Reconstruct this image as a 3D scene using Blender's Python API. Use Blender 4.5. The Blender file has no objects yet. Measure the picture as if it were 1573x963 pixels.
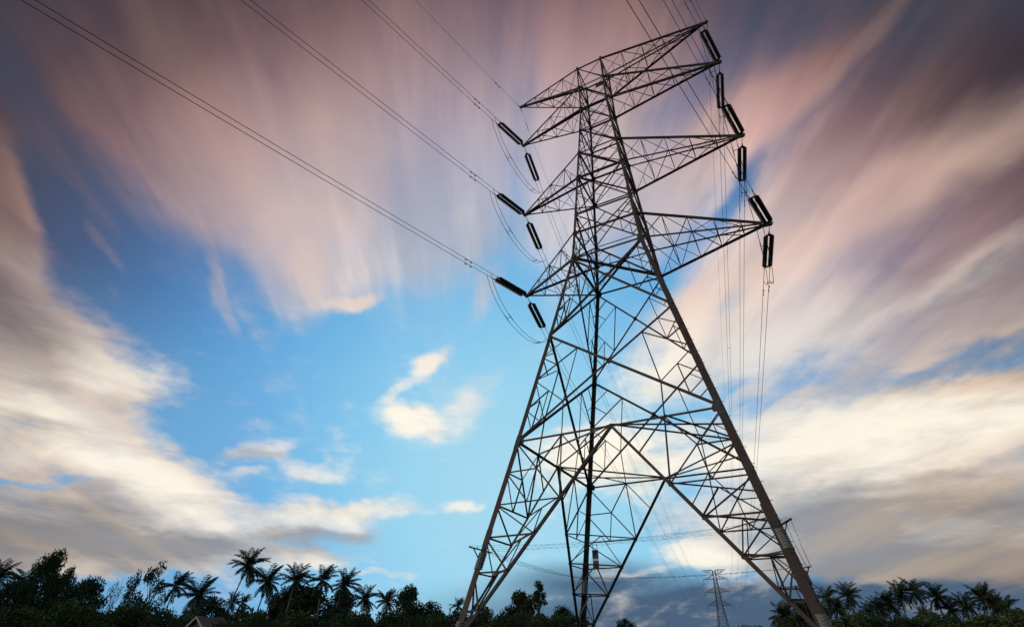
import bpy, bmesh, math, random
from mathutils import Vector, Matrix, Euler
R_ = math.radians
rnd = random.Random(7)
scene = bpy.context.scene
COL = scene.collection

# ------------------------------------------------------------------ units
# The pylon was measured in its own units; one unit is 0.6 m, the camera stands 1.1 m above the ground.
S = 0.6
EYE = 1.1
CAM = Vector((12.015 * S, -46.857 * S, EYE))
FPX = 811.73                                # focal length in pixels of a 1573 pixel wide photo
YAW, PITCH, ROLL = -0.49755, 0.56997, 0.00791
_f = Vector((math.sin(YAW) * math.cos(PITCH), math.cos(YAW) * math.cos(PITCH), math.sin(PITCH)))
_r = Vector((math.cos(YAW), -math.sin(YAW), 0))
_u = _r.cross(_f)
RIGHT = math.cos(ROLL) * _r + math.sin(ROLL) * _u
UP = -math.sin(ROLL) * _r + math.cos(ROLL) * _u
FWD = _f

def W(x, y, z):
    return Vector((x * S, y * S, z * S + EYE))

def sight(px, py):
    """compass direction in which a detail of the photo was seen"""
    v = RIGHT * ((px - 786.5) / FPX) - UP * ((py - 481.5) / FPX) + FWD
    return v.normalized()

def stand(px, dist, py=985):
    """ground point at a given distance in the compass direction of a detail seen at (px, py)"""
    d = sight(px, py)
    h = math.hypot(d.x, d.y)
    return Vector((CAM.x + d.x / h * dist, CAM.y + d.y / h * dist, 0))

def top_height(px, py, dist):
    d = sight(px, py)
    return EYE + d.z / math.hypot(d.x, d.y) * dist

def lin(r, g, b):
    def c(v):
        v /= 255.0
        return v / 12.92 if v <= 0.04045 else ((v + 0.055) / 1.055) ** 2.4
    return (c(r), c(g), c(b), 1.0)

# ------------------------------------------------------------------ camera
cd = bpy.data.cameras.new('camera')
cam = bpy.data.objects.new('camera', cd)
COL.objects.link(cam)
cd.sensor_width = 36.0
cd.lens = FPX / 1573.0 * 36.0
cd.clip_start = 0.1
cd.clip_end = 20000
m = Matrix((RIGHT, UP, -FWD)).transposed().to_4x4()
m.translation = CAM
cam.matrix_world = m
scene.camera = cam

# ------------------------------------------------------------------ mesh helpers
class MB:
    def __init__(self):
        self.v = []
        self.f = []
        self.mi = []
        self.cur = 0
    def add(self, vs, fs):
        b = len(self.v)
        self.v.extend([tuple(p) for p in vs])
        for f in fs:
            self.f.append(tuple(i + b for i in f))
            self.mi.append(self.cur)
    def box(self, c, h, rot=None):
        vs = []
        for sx in (-1, 1):
            for sy in (-1, 1):
                for sz in (-1, 1):
                    p = Vector((sx * h[0], sy * h[1], sz * h[2]))
                    if rot is not None:
                        p = rot @ p
                    vs.append(Vector(c) + p)
        self.add(vs, [(0, 1, 3, 2), (4, 6, 7, 5), (0, 4, 5, 1), (2, 3, 7, 6), (0, 2, 6, 4), (1, 5, 7, 3)])
    def angle(self, p, q, w, n, t=None, side=1, off=0.0):
        """steel angle (L section) from p to q; n is the outward normal of the face it is bolted to"""
        p = Vector(p); q = Vector(q)
        d = (q - p)
        if d.length < 1e-4:
            return
        d.normalize()
        n = Vector(n)
        n = n - d * n.dot(d)
        if n.length < 1e-3:
            n = d.orthogonal()
        n.normalize()
        b = d.cross(n) * side
        t = t or max(0.007, w * 0.1)
        o = -n * off
        prof = [(-w / 2, 0), (w / 2, 0), (w / 2, -t), (-w / 2 + t, -t), (-w / 2 + t, -w), (-w / 2, -w)]
        vs = [p + o + b * a + n * c for a, c in prof] + [q + o + b * a + n * c for a, c in prof]
        fs = [(i, (i + 1) % 6, (i + 1) % 6 + 6, i + 6) for i in range(6)]
        fs += [(0, 1, 2, 3), (0, 3, 4, 5), (9, 8, 7, 6), (11, 10, 9, 6)]
        self.add(vs, fs)
    def tube(self, pts, r, n=6, caps=True):
        pts = [Vector(p) for p in pts]
        rings = []
        ref = None
        for i, p in enumerate(pts):
            a = pts[max(0, i - 1)]; b = pts[min(len(pts) - 1, i + 1)]
            d = (b - a).normalized()
            if ref is None:
                ref = d.orthogonal().normalized()
            ref = (ref - d * ref.dot(d)).normalized()
            e = d.cross(ref)
            rr = r[i] if isinstance(r, (list, tuple)) else r
            rings.append([p + (ref * math.cos(2 * math.pi * k / n) + e * math.sin(2 * math.pi * k / n)) * rr for k in range(n)])
        vs = [v for ring in rings for v in ring]
        fs = []
        for i in range(len(pts) - 1):
            for k in range(n):
                fs.append((i * n + k, i * n + (k + 1) % n, (i + 1) * n + (k + 1) % n, (i + 1) * n + k))
        if caps:
            fs.append(tuple(range(n - 1, -1, -1)))
            fs.append(tuple((len(pts) - 1) * n + k for k in range(n)))
        self.add(vs, fs)
    def lathe(self, p, axis, prof, n=14):
        """prof: list of (along, radius)"""
        p = Vector(p); axis = Vector(axis).normalized()
        u = axis.orthogonal().normalized(); v = axis.cross(u)
        vs = []
        for a, r in prof:
            for k in range(n):
                t = 2 * math.pi * k / n
                vs.append(p + axis * a + (u * math.cos(t) + v * math.sin(t)) * r)
        fs = []
        for i in range(len(prof) - 1):
            for k in range(n):
                fs.append((i * n + k, i * n + (k + 1) % n, (i + 1) * n + (k + 1) % n, (i + 1) * n + k))
        self.add(vs, fs)
    def plate(self, pts, n, t):
        """flat polygon plate of thickness t"""
        n = Vector(n).normalized()
        k = len(pts)
        vs = [Vector(p) + n * t / 2 for p in pts] + [Vector(p) - n * t / 2 for p in pts]
        fs = [tuple(range(k)), tuple(range(2 * k - 1, k - 1, -1))]
        fs += [(i, i + k, (i + 1) % k + k, (i + 1) % k) for i in range(k)]
        self.add(vs, fs)
    def mesh(self, name, mats, origin=None, smooth=False):
        me = bpy.data.meshes.new(name)
        o = Vector(origin) if origin is not None else Vector((0, 0, 0))
        me.from_pydata([(a - o.x, b - o.y, c - o.z) for a, b, c in self.v], [], self.f)
        if not isinstance(mats, (list, tuple)):
            mats = [mats]
        for mm in mats:
            me.materials.append(mm)
        if len(mats) > 1:
            me.polygons.foreach_set('material_index', self.mi)
        if smooth:
            me.polygons.foreach_set('use_smooth', [True] * len(me.polygons))
        me.update()
        return me

def link(name, me, parent=None, loc=None, label=None, cat=None, group=None, kind=None):
    o = bpy.data.objects.new(name, me)
    COL.objects.link(o)
    if parent is not None:
        o.parent = parent
    if loc is not None:
        o.location = loc
    if label: o['label'] = label
    if cat: o['category'] = cat
    if group: o['group'] = group
    if kind: o['kind'] = kind
    return o

def thing(name, loc, label, cat, group=None):
    return link(name, None, None, loc, label, cat, group)

def part(name, mb, mats, parent, base, smooth=False, kind=None):
    """base: world position of the thing, the part's mesh is stored relative to it"""
    return link(name, mb.mesh(name, mats, base, smooth), parent, kind=kind)

# ------------------------------------------------------------------ materials
def new_mat(name):
    mt = bpy.data.materials.new(name)
    mt.use_nodes = True
    nt = mt.node_tree
    b = nt.nodes.get('Principled BSDF')
    return mt, nt, b

def noise_mat(name, stops, scale=3.0, detail=6.0, rough=0.7, metal=0.0, coord='Object', bump=0.0, rough_n=0.6, spec=0.5):
    mt, nt, b = new_mat(name)
    tc = nt.nodes.new('ShaderNodeTexCoord')
    nz = nt.nodes.new('ShaderNodeTexNoise')
    nz.inputs['Scale'].default_value = scale
    nz.inputs['Detail'].default_value = detail
    nz.inputs['Roughness'].default_value = rough_n
    nt.links.new(tc.outputs[coord], nz.inputs['Vector'])
    cr = nt.nodes.new('ShaderNodeValToRGB')
    while len(cr.color_ramp.elements) < len(stops):
        cr.color_ramp.elements.new(0.5)
    for e, (p, c) in zip(cr.color_ramp.elements, stops):
        e.position = p
        e.color = (*c, 1)
    nt.links.new(nz.outputs['Fac'], cr.inputs['Fac'])
    nt.links.new(cr.outputs['Color'], b.inputs['Base Color'])
    b.inputs['Roughness'].default_value = rough
    b.inputs['Metallic'].default_value = metal
    b.inputs['Specular IOR Level'].default_value = spec
    if bump:
        bp = nt.nodes.new('ShaderNodeBump')
        bp.inputs['Strength'].default_value = bump
        nt.links.new(nz.outputs['Fac'], bp.inputs['Height'])
        nt.links.new(bp.outputs['Normal'], b.inputs['Normal'])
    return mt
# ------------------------------------------------------------------ sky and light
SUN_AZ = YAW - R_(86)
SUN_EL = R_(6)
world = bpy.data.worlds.new('World')
scene.world = world
world.use_nodes = True
nt = world.node_tree
nt.nodes.clear()
N = nt.nodes.new
L = nt.links.new

def math_n(op, a, b=None, c=None, clamp=False):
    n = N('ShaderNodeMath'); n.operation = op; n.use_clamp = clamp
    for i, v in enumerate((a, b, c)):
        if v is None: continue
        if isinstance(v, (int, float)): n.inputs[i].default_value = v
        else: L(v, n.inputs[i])
    return n.outputs[0]

def vec_n(op, a, b=None, out=0):
    n = N('ShaderNodeVectorMath'); n.operation = op
    for i, v in enumerate((a, b)):
        if v is None: continue
        if isinstance(v, (tuple, list, Vector)): n.inputs[i].default_value = tuple(v)
        elif isinstance(v, (int, float)): n.inputs['Scale'].default_value = v
        else: L(v, n.inputs[i])
    return n.outputs[out]

def smooth(v, lo, hi, a=0.0, b=1.0):
    n = N('ShaderNodeMapRange'); n.interpolation_type = 'SMOOTHSTEP'
    L(v, n.inputs['Value'])
    n.inputs['From Min'].default_value = lo; n.inputs['From Max'].default_value = hi
    n.inputs['To Min'].default_value = a; n.inputs['To Max'].default_value = b
    return n.outputs[0]

def mixc(fac, a, b, mode='MIX'):
    n = N('ShaderNodeMix'); n.data_type = 'RGBA'; n.blend_type = mode; n.clamp_factor = True
    if isinstance(fac, (int, float)): n.inputs[0].default_value = fac
    else: L(fac, n.inputs[0])
    for i, v in ((6, a), (7, b)):
        if isinstance(v, tuple): n.inputs[i].default_value = v
        else: L(v, n.inputs[i])
    return n.outputs[2]

def ramp(fac, stops, interp='EASE'):
    n = N('ShaderNodeValToRGB'); cr = n.color_ramp; cr.interpolation = interp
    while len(cr.elements) < len(stops): cr.elements.new(0.5)
    for e, (p, c) in zip(cr.elements, sorted(stops, key=lambda s: s[0])):
        e.position = p; e.color = c
    L(fac, n.inputs[0])
    return n.outputs[0]

def noise(vec, scale, detail=5.0, rough=0.55, out='Fac', dist=0.0):
    n = N('ShaderNodeTexNoise')
    n.inputs['Scale'].default_value = scale; n.inputs['Detail'].default_value = detail
    n.inputs['Roughness'].default_value = rough; n.inputs['Distortion'].default_value = dist
    L(vec, n.inputs['Vector'])
    return n.outputs[out]

tc = N('ShaderNodeTexCoord')
DIR = vec_n('NORMALIZE', tc.outputs['Generated'])
sep = N('ShaderNodeSeparateXYZ'); L(DIR, sep.inputs[0])
DX, DY, DZ = sep.outputs

# wind-blown cloud deck: the direction is carried up to a flat layer, x runs with the wind
w = sight(735, 900); waz = math.atan2(w.x, w.y)
WX, WY = math.sin(waz), math.cos(waz)
alt = math_n('ADD', math_n('MAXIMUM', DZ, 0.0), 0.15)
cu = math_n('DIVIDE', math_n('ADD', math_n('MULTIPLY', DX, WX), math_n('MULTIPLY', DY, WY)), alt)
cv = math_n('DIVIDE', math_n('ADD', math_n('MULTIPLY', DX, WY), math_n('MULTIPLY', DY, -WX)), alt)
cmb = N('ShaderNodeCombineXYZ'); L(math_n('MULTIPLY', cu, 0.20), cmb.inputs[0]); L(cv, cmb.inputs[1])
DECK = cmb.outputs[0]                                  # long streaks
cmb2 = N('ShaderNodeCombineXYZ'); L(math_n('MULTIPLY', cu, 0.5), cmb2.inputs[0]); L(cv, cmb2.inputs[1]); cmb2.inputs[2].default_value = 3.7
DECK2 = cmb2.outputs[0]                                # shorter puffs

warp = vec_n('SUBTRACT', noise(DECK2, 2.2, 3.0, 0.6, 'Color'), (0.5, 0.5, 0.5))
def scale_by(v, f):
    n = N('ShaderNodeVectorMath'); n.operation = 'SCALE'; L(v, n.inputs[0]); L(f, n.inputs['Scale']); return n.outputs[0]
low = smooth(DZ, 0.06, 0.50, 0.30, 1.0)                # low clouds keep calmer outlines
warp = scale_by(warp, math_n('MULTIPLY', low, 0.12))
WDIR = vec_n('ADD', DIR, warp)
warp2 = vec_n('SUBTRACT', noise(vec_n('MULTIPLY', DIR, (1.0, 1.0, 2.4)), 5.0, 5.0, 0.6, 'Color'), (0.5, 0.5, 0.5))
WDIR = vec_n('ADD', WDIR, vec_n('SCALE', warp2, 0.06))

def bank(px, py, ang, half_l, half_w, src, hard=0.30):
    """one cloud bank: an ellipse on the celestial sphere, long axis at ang degrees (0 = level, 90 = upright)"""
    c = sight(px, py)
    e = 4.0
    t = sight(px + e * math.cos(R_(ang)), py - e * math.sin(R_(ang))) - c
    s = sight(px - e * math.sin(R_(ang)), py - e * math.cos(R_(ang))) - c
    kl, kw = t.length / e, s.length / e
    t.normalize(); z = c.copy(); y = z.cross(t).normalized(); t = y.cross(z).normalized()
    rot = Matrix((t, y, z)).transposed().to_euler('XYZ')
    n = N('ShaderNodeMapping'); n.vector_type = 'TEXTURE'
    L(src, n.inputs['Vector'])
    n.inputs['Location'].default_value = c
    n.inputs['Rotation'].default_value = rot
    n.inputs['Scale'].default_value = (half_l * kl, half_w * kw, 1.0)
    d = vec_n('LENGTH', n.outputs[0], None, 1)
    return smooth(d, 1.35, hard)

def one_each(v):
    c = N('ShaderNodeCombineXYZ'); L(v, c.inputs[2])
    return c.outputs[0]

def total(banks, src):
    acc = None
    for (px, py, a, hl, hw, amp) in banks:
        # each bank waits for the sum so far (1e-9 of it), which keeps the shader's working memory small
        at = src if acc is None else vec_n('ADD', src, vec_n('SCALE', one_each(acc), 1e-9))
        v = math_n('MULTIPLY', bank(px, py, a, hl, hw, at), amp)
        acc = v if acc is None else math_n('ADD', acc, v)
    return acc

CLOUDS = [  # photo column, photo row, tilt, half length, half width, weight (negative = clearing)
    (560, 40, 95, 420, 640, 0.80), (430, 230, 110, 280, 210, 0.55), (620, 250, 95, 250, 150, 0.45),
    (470, 400, 100, 110, 75, 0.70), (300, 260, 125, 170, 70, 0.40), (120, 110, 140, 200, 60, 0.25),
    (20, 320, 98, 190, 62, 0.75), (40, 480, -30, 150, 70, 0.55), (70, 560, -14, 240, 90, 0.95), (215, 588, -8, 110, 36, 0.35),
    (120, 700, -16, 280, 85, 1.05), (60, 810, -5, 280, 65, 0.95), (290, 775, -14, 150, 42, 0.75), (300, 835, -4, 280, 30, 0.75),
    (548, 466, 4, 40, 14, 0.66), (652, 562, 38, 46, 20, 0.80), (622, 652, -14, 58, 32, 0.82), (690, 645, 24, 95, 34, 0.42),
    (595, 606, 30, 36, 15, 0.55), (740, 600, 30, 60, 26, 0.35),
    (405, 683, 14, 60, 20, 0.80), (495, 710, -6, 85, 22, 0.52), (390, 725, 0, 30, 9, 0.45),
    (510, 788, 2, 130, 26, 1.00), (490, 818, -3, 120, 20, 0.75), (712, 789, 0, 44, 13, 0.75), (632, 792, 0, 50, 9, 0.30), (170, 375, 118, 60, 13, 0.45),
    (350, 460, 112, 70, 13, 0.40), (740, 455, 65, 55, 24, 0.60), (590, 880, -8, 70, 7, 0.6),
    (940, 705, 5, 170, 60, 1.00), (1010, 540, 48, 130, 60, 0.80), (960, 60, 80, 130, 150, 0.35), (900, 270, 82, 190, 90, 0.62),
    (1020, 300, 60, 150, 70, 0.60), (1150, 170, 55, 130, 50, 0.45), (820, 370, 85, 60, 60, 0.3),
    (1330, 330, 36, 400, 120, 1.05), (1480, 380, 34, 260, 120, 0.70), (1230, 480, 30, 280, 62, 0.85), (1480, 490, 28, 220, 50, 0.75),
    (1400, 120, 50, 330, 150, 0.45), (1300, 60, 52, 230, 28, 0.40), (1540, 180, 45, 200, 110, 0.5),
    (1380, 680, 6, 290, 95, 1.15), (1545, 600, 14, 110, 44, 0.75), (1400, 800, 0, 330, 90, 1.05), (1095, 852, 0, 90, 24, 0.95),
    (1450, 862, 0, 300, 34, 0.80), (1160, 600, 36, 50, 13, 0.45), (1215, 622, 26, 40, 10, 0.45), (1120, 800, 0, 160, 60, 0.65), (1180, 700, 0, 110, 60, 0.6),
    (985, 880, 3, 90, 8, 0.35), (940, 890, 3, 60, 7, 0.3),
    (690, 290, 95, 170, 110, 0.55), (560, 360, 95, 110, 110, 0.40), (100, 858, -3, 340, 26, 0.85), (420, 852, -4, 150, 12, 0.5),
    (1250, 840, 0, 170, 55, 0.6), (1480, 250, 40, 220, 90, 0.45), (1240, 250, 50, 200, 60, 0.35), (1180, 380, 45, 110, 50, 0.4),
    (1080, 330, 60, 160, 100, 0.30), (1300, 560, 25, 250, 66, 0.42), (1180, 90, 55, 180, 70, 0.3),
    (120, 330, 118, 120, 34, -0.55), (1130, 300, 62, 70, 22, -0.35), (1385, 582, 22, 90, 9, -0.22),
    (1160, 60, 55, 130, 60, -0.35), (30, 60, 120, 120, 40, -0.25), (760, 700, 0, 70, 200, -0.3), (60, 738, -6, 130, 12, -0.5), (310, 812, -6, 70, 9, -0.35), (330, 740, -20, 60, 14, -0.3),
]
GREY = [    # undersides and banks in shade
    (1540, 50, 50, 240, 120, 0.55), (1330, 150, 50, 240, 30, 0.30),
    (100, 860, -3, 340, 24, 0.8), (1260, 850, 0, 170, 40, 0.5),
    (50, 800, -6, 280, 44, 0.95), (330, 838, -4, 250, 22, 0.85), (490, 824, -3, 130, 15, 0.85), (400, 692, 12, 60, 16, 0.55),
    (1440, 805, 0, 300, 62, 0.85), (1400, 888, 0, 340, 44, 0.95), (60, 645, -14, 60, 14, 0.35), (20, 470, -30, 120, 60, 0.55),
    (10, 330, 98, 150, 50, 0.35), (1500, 545, 25, 200, 16, 0.5), (1200, 790, 0, 120, 36, 0.4), (100, 520, -20, 140, 26, 0.35),
    (1480, 430, 32, 160, 22, 0.45), (1350, 440, 34, 150, 16, 0.35), (1360, 745, 4, 200, 14, 0.35),
]
GLOW = [    # banks the low sun reaches
    (200, 570, -14, 100, 36, 0.80), (30, 610, -14, 130, 40, 0.65), (250, 760, -22, 170, 36, 0.95), (120, 680, -14, 150, 40, 0.5),
    (480, 420, 100, 60, 40, 0.45), (480, 340, 100, 60, 80, 0.25),
    (540, 465, 10, 60, 20, 0.6), (630, 650, -5, 90, 40, 0.9), (650, 560, 35, 50, 26, 0.9), (520, 783, 2, 120, 14, 0.85), (710, 788, 0, 50, 10, 0.6),
    (930, 710, 5, 180, 60, 1.0), (1010, 540, 50, 120, 60, 0.75), (1310, 680, 5, 250, 66, 1.1), (1500, 640, 10, 170, 40, 0.7),
    (1095, 852, 0, 80, 20, 0.85), (1120, 450, 40, 150, 60, 0.6), (1230, 500, 30, 150, 50, 0.5), (1340, 310, 36, 300, 50, 0.55), (1500, 240, 42, 220, 40, 0.26), (1500, 400, 32, 180, 28, 0.35), (1290, 90, 52, 220, 20, 0.14), (430, 260, 105, 150, 160, 0.22),
]
n_streak = noise(DECK, 4.0, 6.0, 0.52, dist=0.1)
cmb3 = N('ShaderNodeCombineXYZ'); L(math_n('MULTIPLY', cu, 0.11), cmb3.inputs[0]); L(cv, cmb3.inputs[1]); cmb3.inputs[2].default_value = 9.1
n_fine = noise(cmb3.outputs[0], 5.6, 7.0, 0.56, dist=0.08)
n_rag = noise(vec_n('MULTIPLY', DIR, (1.0, 1.0, 1.9)), 15.0, 7.0, 0.60)
n_low = noise(vec_n('MULTIPLY', DIR, (1.0, 1.0, 4.2)), 5.5, 8.0, 0.60, dist=0.3)
high = smooth(DZ, 0.26, 0.52)
lowk = math_n('SUBTRACT', 1.0, high)
n_puff = noise(DECK2, 4.2, 8.0, 0.56)
n_soft = noise(vec_n('ADD', DECK, (5.3, 1.9, 2.0)), 2.3, 4.0, 0.5)
cover = total(CLOUDS, WDIR)
cover = math_n('ADD', cover, math_n('MULTIPLY', math_n('SUBTRACT', n_streak, 0.5), 0.95))
cover = math_n('ADD', cover, math_n('MULTIPLY', math_n('SUBTRACT', n_puff, 0.5), 0.80))
cover = math_n('ADD', cover, math_n('MULTIPLY', math_n('MULTIPLY', math_n('SUBTRACT', n_fine, 0.5), 0.75), high))
cover = math_n('ADD', cover, math_n('MULTIPLY', math_n('MULTIPLY', math_n('SUBTRACT', n_low, 0.5), 1.15), lowk))
cover = math_n('ADD', cover, math_n('MULTIPLY', math_n('MULTIPLY', math_n('SUBTRACT', n_rag, 0.5), 1.35), smooth(DZ, 0.56, 0.42)))
dens = smooth(cover, 0.02, 1.02)
grey = math_n('ADD', total(GREY, WDIR), math_n('MULTIPLY', math_n('MULTIPLY', math_n('SUBTRACT', n_low, 0.52), -1.9), lowk), clamp=True)
glow = math_n('ADD', total(GLOW, WDIR), math_n('ADD', math_n('MULTIPLY', math_n('MULTIPLY', math_n('SUBTRACT', n_low, 0.5), 1.2), lowk), math_n('MULTIPLY', math_n('MULTIPLY', math_n('SUBTRACT', n_streak, 0.5), 0.6), high)), clamp=True)

G = sight(790, 760)                                    # brightest part of the evening sky
gdot = vec_n('DOT_PRODUCT', DIR, tuple(G), 1)
gang = math_n('DIVIDE', math_n('ARCCOSINE', math_n('MINIMUM', gdot, 1.0)), R_(90))    # 0 at the glow, 1 at a right angle
def gp(px, py):
    return G.angle(sight(px, py)) / R_(90)

sky = N('ShaderNodeTexSky'); sky.sky_type = 'NISHITA'; sky.sun_disc = False
sky.sun_elevation = SUN_EL; sky.sun_rotation = SUN_AZ % (2 * math.pi)
sky.air_density = 1.0; sky.dust_density = 0.6; sky.ozone_density = 3.0
NISH = vec_n('SCALE', sky.outputs[0], 0.10)

blue = ramp(gang, [(0.0, lin(176, 230, 252)), (0.12, lin(160, 224, 252)), (0.20, lin(136, 208, 249)), (0.30, lin(100, 180, 236)),
                   (0.38, lin(76, 148, 210)), (0.45, lin(58, 110, 168)), (0.51, lin(50, 76, 122)), (0.56, lin(46, 54, 88)), (0.60, lin(36, 40, 70)),
                   (0.66, lin(28, 30, 56)), (0.74, lin(26, 28, 48)), (0.95, lin(90, 86, 96)), (1.0, lin(104, 98, 104))], 'LINEAR')
slate = total([(1010, 945, 0, 360, 66, 1.0), (1330, 950, 0, 340, 72, 1.0), (900, 885, 2, 150, 26, 0.5), (1060, 800, 0, 80, 34, 0.25), (1530, 935, 0, 220, 60, 0.9)],
              vec_n('ADD', DIR, vec_n('SCALE', warp2, 0.03)))
slate = math_n('MINIMUM', slate, 1.0)
blue = mixc(math_n('MULTIPLY', smooth(DZ, 0.50, 0.22), 0.75), blue, lin(112, 180, 228), 'LIGHTEN')
blue = mixc(slate, blue, lin(46, 80, 118))
blue = mixc(0.10, blue, NISH)
blue = mixc(0.09, blue, lin(170, 180, 186))

cloud = ramp(gang, [(0.0, lin(250, 248, 244)), (0.20, lin(246, 238, 230)), (0.29, lin(238, 224, 214)), (0.36, lin(238, 219, 211)), (0.42, lin(232, 206, 196)),
                    (0.48, lin(212, 175, 166)), (0.53, lin(180, 141, 135)), (0.57, lin(142, 108, 104)), (0.62, lin(98, 77, 79)),
                    (0.70, lin(54, 46, 52)), (0.76, lin(46, 42, 46)), (0.95, lin(110, 96, 92)), (1.0, lin(124, 108, 100))], 'LINEAR')
lowcloud = ramp(gang, [(0.0, lin(249, 247, 244)), (0.25, lin(244, 236, 224)), (0.38, lin(244, 223, 198)), (0.46, lin(232, 206, 178)),
                       (0.53, lin(186, 167, 150)), (0.60, lin(124, 114, 108)), (0.8, lin(80, 76, 78))], 'LINEAR')
cloud = mixc(smooth(DZ, 0.56, 0.30), cloud, lowcloud)
cloud = mixc(math_n('MULTIPLY', math_n('MULTIPLY', smooth(n_fine, 0.56, 0.38), high), 0.60), cloud, mixc(1.0, mixc(0.22, cloud, blue), (0.66, 0.65, 0.70, 1), 'MULTIPLY'))
cloud = mixc(math_n('MULTIPLY', math_n('MULTIPLY', smooth(n_fine, 0.50, 0.66), high), 0.60), cloud, mixc(1.0, cloud, (1.30, 1.18, 1.10, 1), 'MULTIPLY'))
cloud = mixc(math_n('MULTIPLY', smooth(n_puff, 0.56, 0.34), math_n('MULTIPLY', high, 0.42)), cloud, mixc(1.0, cloud, (0.62, 0.65, 0.72, 1), 'MULTIPLY'))
cloud = mixc(math_n('MULTIPLY', smooth(n_soft, 0.60, 0.38), 0.75), cloud, mixc(1.0, mixc(0.40, cloud, blue), (0.86, 0.86, 0.90, 1), 'MULTIPLY'))
cloud = mixc(math_n('MULTIPLY', glow, 0.9), cloud, mixc(smooth(DZ, 0.40, 0.60), (1.08, 0.98, 0.81, 1.0), lin(236, 198, 178)))
cloud = mixc(math_n('MULTIPLY', grey, 0.85), cloud, mixc(1.0, cloud, (0.38, 0.38, 0.40, 1), 'MULTIPLY'))
final = mixc(math_n('MULTIPLY', dens, 0.93), blue, cloud)
# nothing but dim haze below the horizon
final = mixc(smooth(DZ, 0.0, -0.05), final, lin(70, 72, 74))

bg = N('ShaderNodeBackground'); bg.inputs['Strength'].default_value = 1.0
L(final, bg.inputs['Color'])
out = N('ShaderNodeOutputWorld'); L(bg.outputs[0], out.inputs['Surface'])
world.cycles.sampling_method = 'MANUAL'
world.cycles.sample_map_resolution = 512

sl = bpy.data.lights.new('sun', 'SUN')
sl.energy = 1.2; sl.angle = R_(0.53); sl.color = (1.0, 0.80, 0.62)
so = bpy.data.objects.new('sun', sl); COL.objects.link(so)
sd = Vector((math.sin(SUN_AZ) * math.cos(SUN_EL), math.cos(SUN_AZ) * math.cos(SUN_EL), math.sin(SUN_EL)))
so.rotation_euler = (-sd).to_track_quat('-Z', 'Y').to_euler()
so.location = sd * 200

scene.view_settings.view_transform = 'Standard'
scene.view_settings.look = 'None'
scene.view_settings.exposure = 0.0
scene.view_settings.gamma = 1.0
scene.view_settings.use_curve_mapping = False
# ------------------------------------------------------------------ steel
STEEL = noise_mat('weathered_steel', [(0.30, (0.115, 0.048, 0.024)), (0.46, (0.095, 0.057, 0.039)), (0.60, (0.095, 0.080, 0.068)), (0.8, (0.16, 0.148, 0.135))],
                  scale=0.9, detail=9, rough=0.62, metal=0.25, rough_n=0.7)
DARK_STEEL = noise_mat('dark_fittings', [(0.3, (0.05, 0.045, 0.04)), (0.7, (0.10, 0.095, 0.09))], scale=4, rough=0.55, metal=0.4)
PORCELAIN = noise_mat('brown_porcelain', [(0.3, (0.018, 0.010, 0.008)), (0.7, (0.032, 0.018, 0.013))], scale=2, rough=0.28)
WIRE = noise_mat('aged_aluminium_wire', [(0.3, (0.06, 0.06, 0.06)), (0.7, (0.10, 0.10, 0.10))], scale=2, rough=0.6, metal=0.3)
GALV = noise_mat('pale_galvanised_wire', [(0.35, (0.30, 0.28, 0.23)), (0.65, (0.46, 0.44, 0.37))], scale=14, rough=0.6, metal=0.2)
CONCRETE = noise_mat('concrete', [(0.3, (0.26, 0.25, 0.23)), (0.7, (0.36, 0.35, 0.33))], scale=3, rough=0.9, bump=0.2)
SIGN_PAINT = noise_mat('faded_sign_back', [(0.3, (0.07, 0.05, 0.04)), (0.7, (0.12, 0.09, 0.075))], scale=5, rough=0.6, metal=0.2)
WHITE_PAINT = noise_mat('white_paint', [(0.3, (0.62, 0.62, 0.60)), (0.7, (0.78, 0.78, 0.76))], scale=6, rough=0.5)

# measured levels (pylon units above the camera) and half widths
Z = [72.45, 68.03, 63.22, 53.83, 49.32, 39.99, 36.17, 25.98, 15.0, -0.3]
HW = [1.91, 1.948, 1.948, 2.598, 2.897, 3.66, 3.939, 6.05, 8.41, 11.80]
TIP_R = {0: 16.16, 2: 16.13, 4: 15.86, 6: 15.60}
TIP_L = {0: 11.95, 2: 11.58, 4: 11.44, 6: 11.31}
CORNER = {'A': (-1, -1), 'B': (1, -1), 'C': (-1, 1), 'D': (1, 1)}
FACES = [('A', 'B', Vector((0, -1, 0))), ('C', 'D', Vector((0, 1, 0))), ('A', 'C', Vector((-1, 0, 0))), ('B', 'D', Vector((1, 0, 0)))]

def interp(z, zs, ws):
    if z >= zs[0]: return ws[0]
    for i in range(len(zs) - 1):
        if zs[i] >= z >= zs[i + 1]:
            t = (zs[i] - z) / (zs[i] - zs[i + 1])
            return ws[i] + (ws[i + 1] - ws[i]) * t
    return ws[-1]

class Tower:
    """corner coordinates of one lattice pylon, in pylon units"""
    def __init__(self, zs, ws, place):
        self.zs, self.ws, self.place = zs, ws, place
    def c(self, k, z):
        h = interp(z, self.zs, self.ws)
        s = CORNER[k]
        return Vector((s[0] * h, s[1] * h, z))
    def P(self, v):
        return self.place(v)

joff = [0]
def stag():
    """bolted members lie on either side of each other: a few millimetres apart, never flush"""
    joff[0] = (joff[0] + 1) % 7
    return 0.004 + 0.0035 * joff[0]

def lerp(a, b, t):
    return a + (b - a) * t

def mem(mb, T, p, q, w, n, side=None):
    if side is None:
        side = 1 if (joff[0] % 2) else -1
    mb.angle(T.P(p), T.P(q), w * 0.92, n, side=side, off=0.012 + stag())

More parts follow.
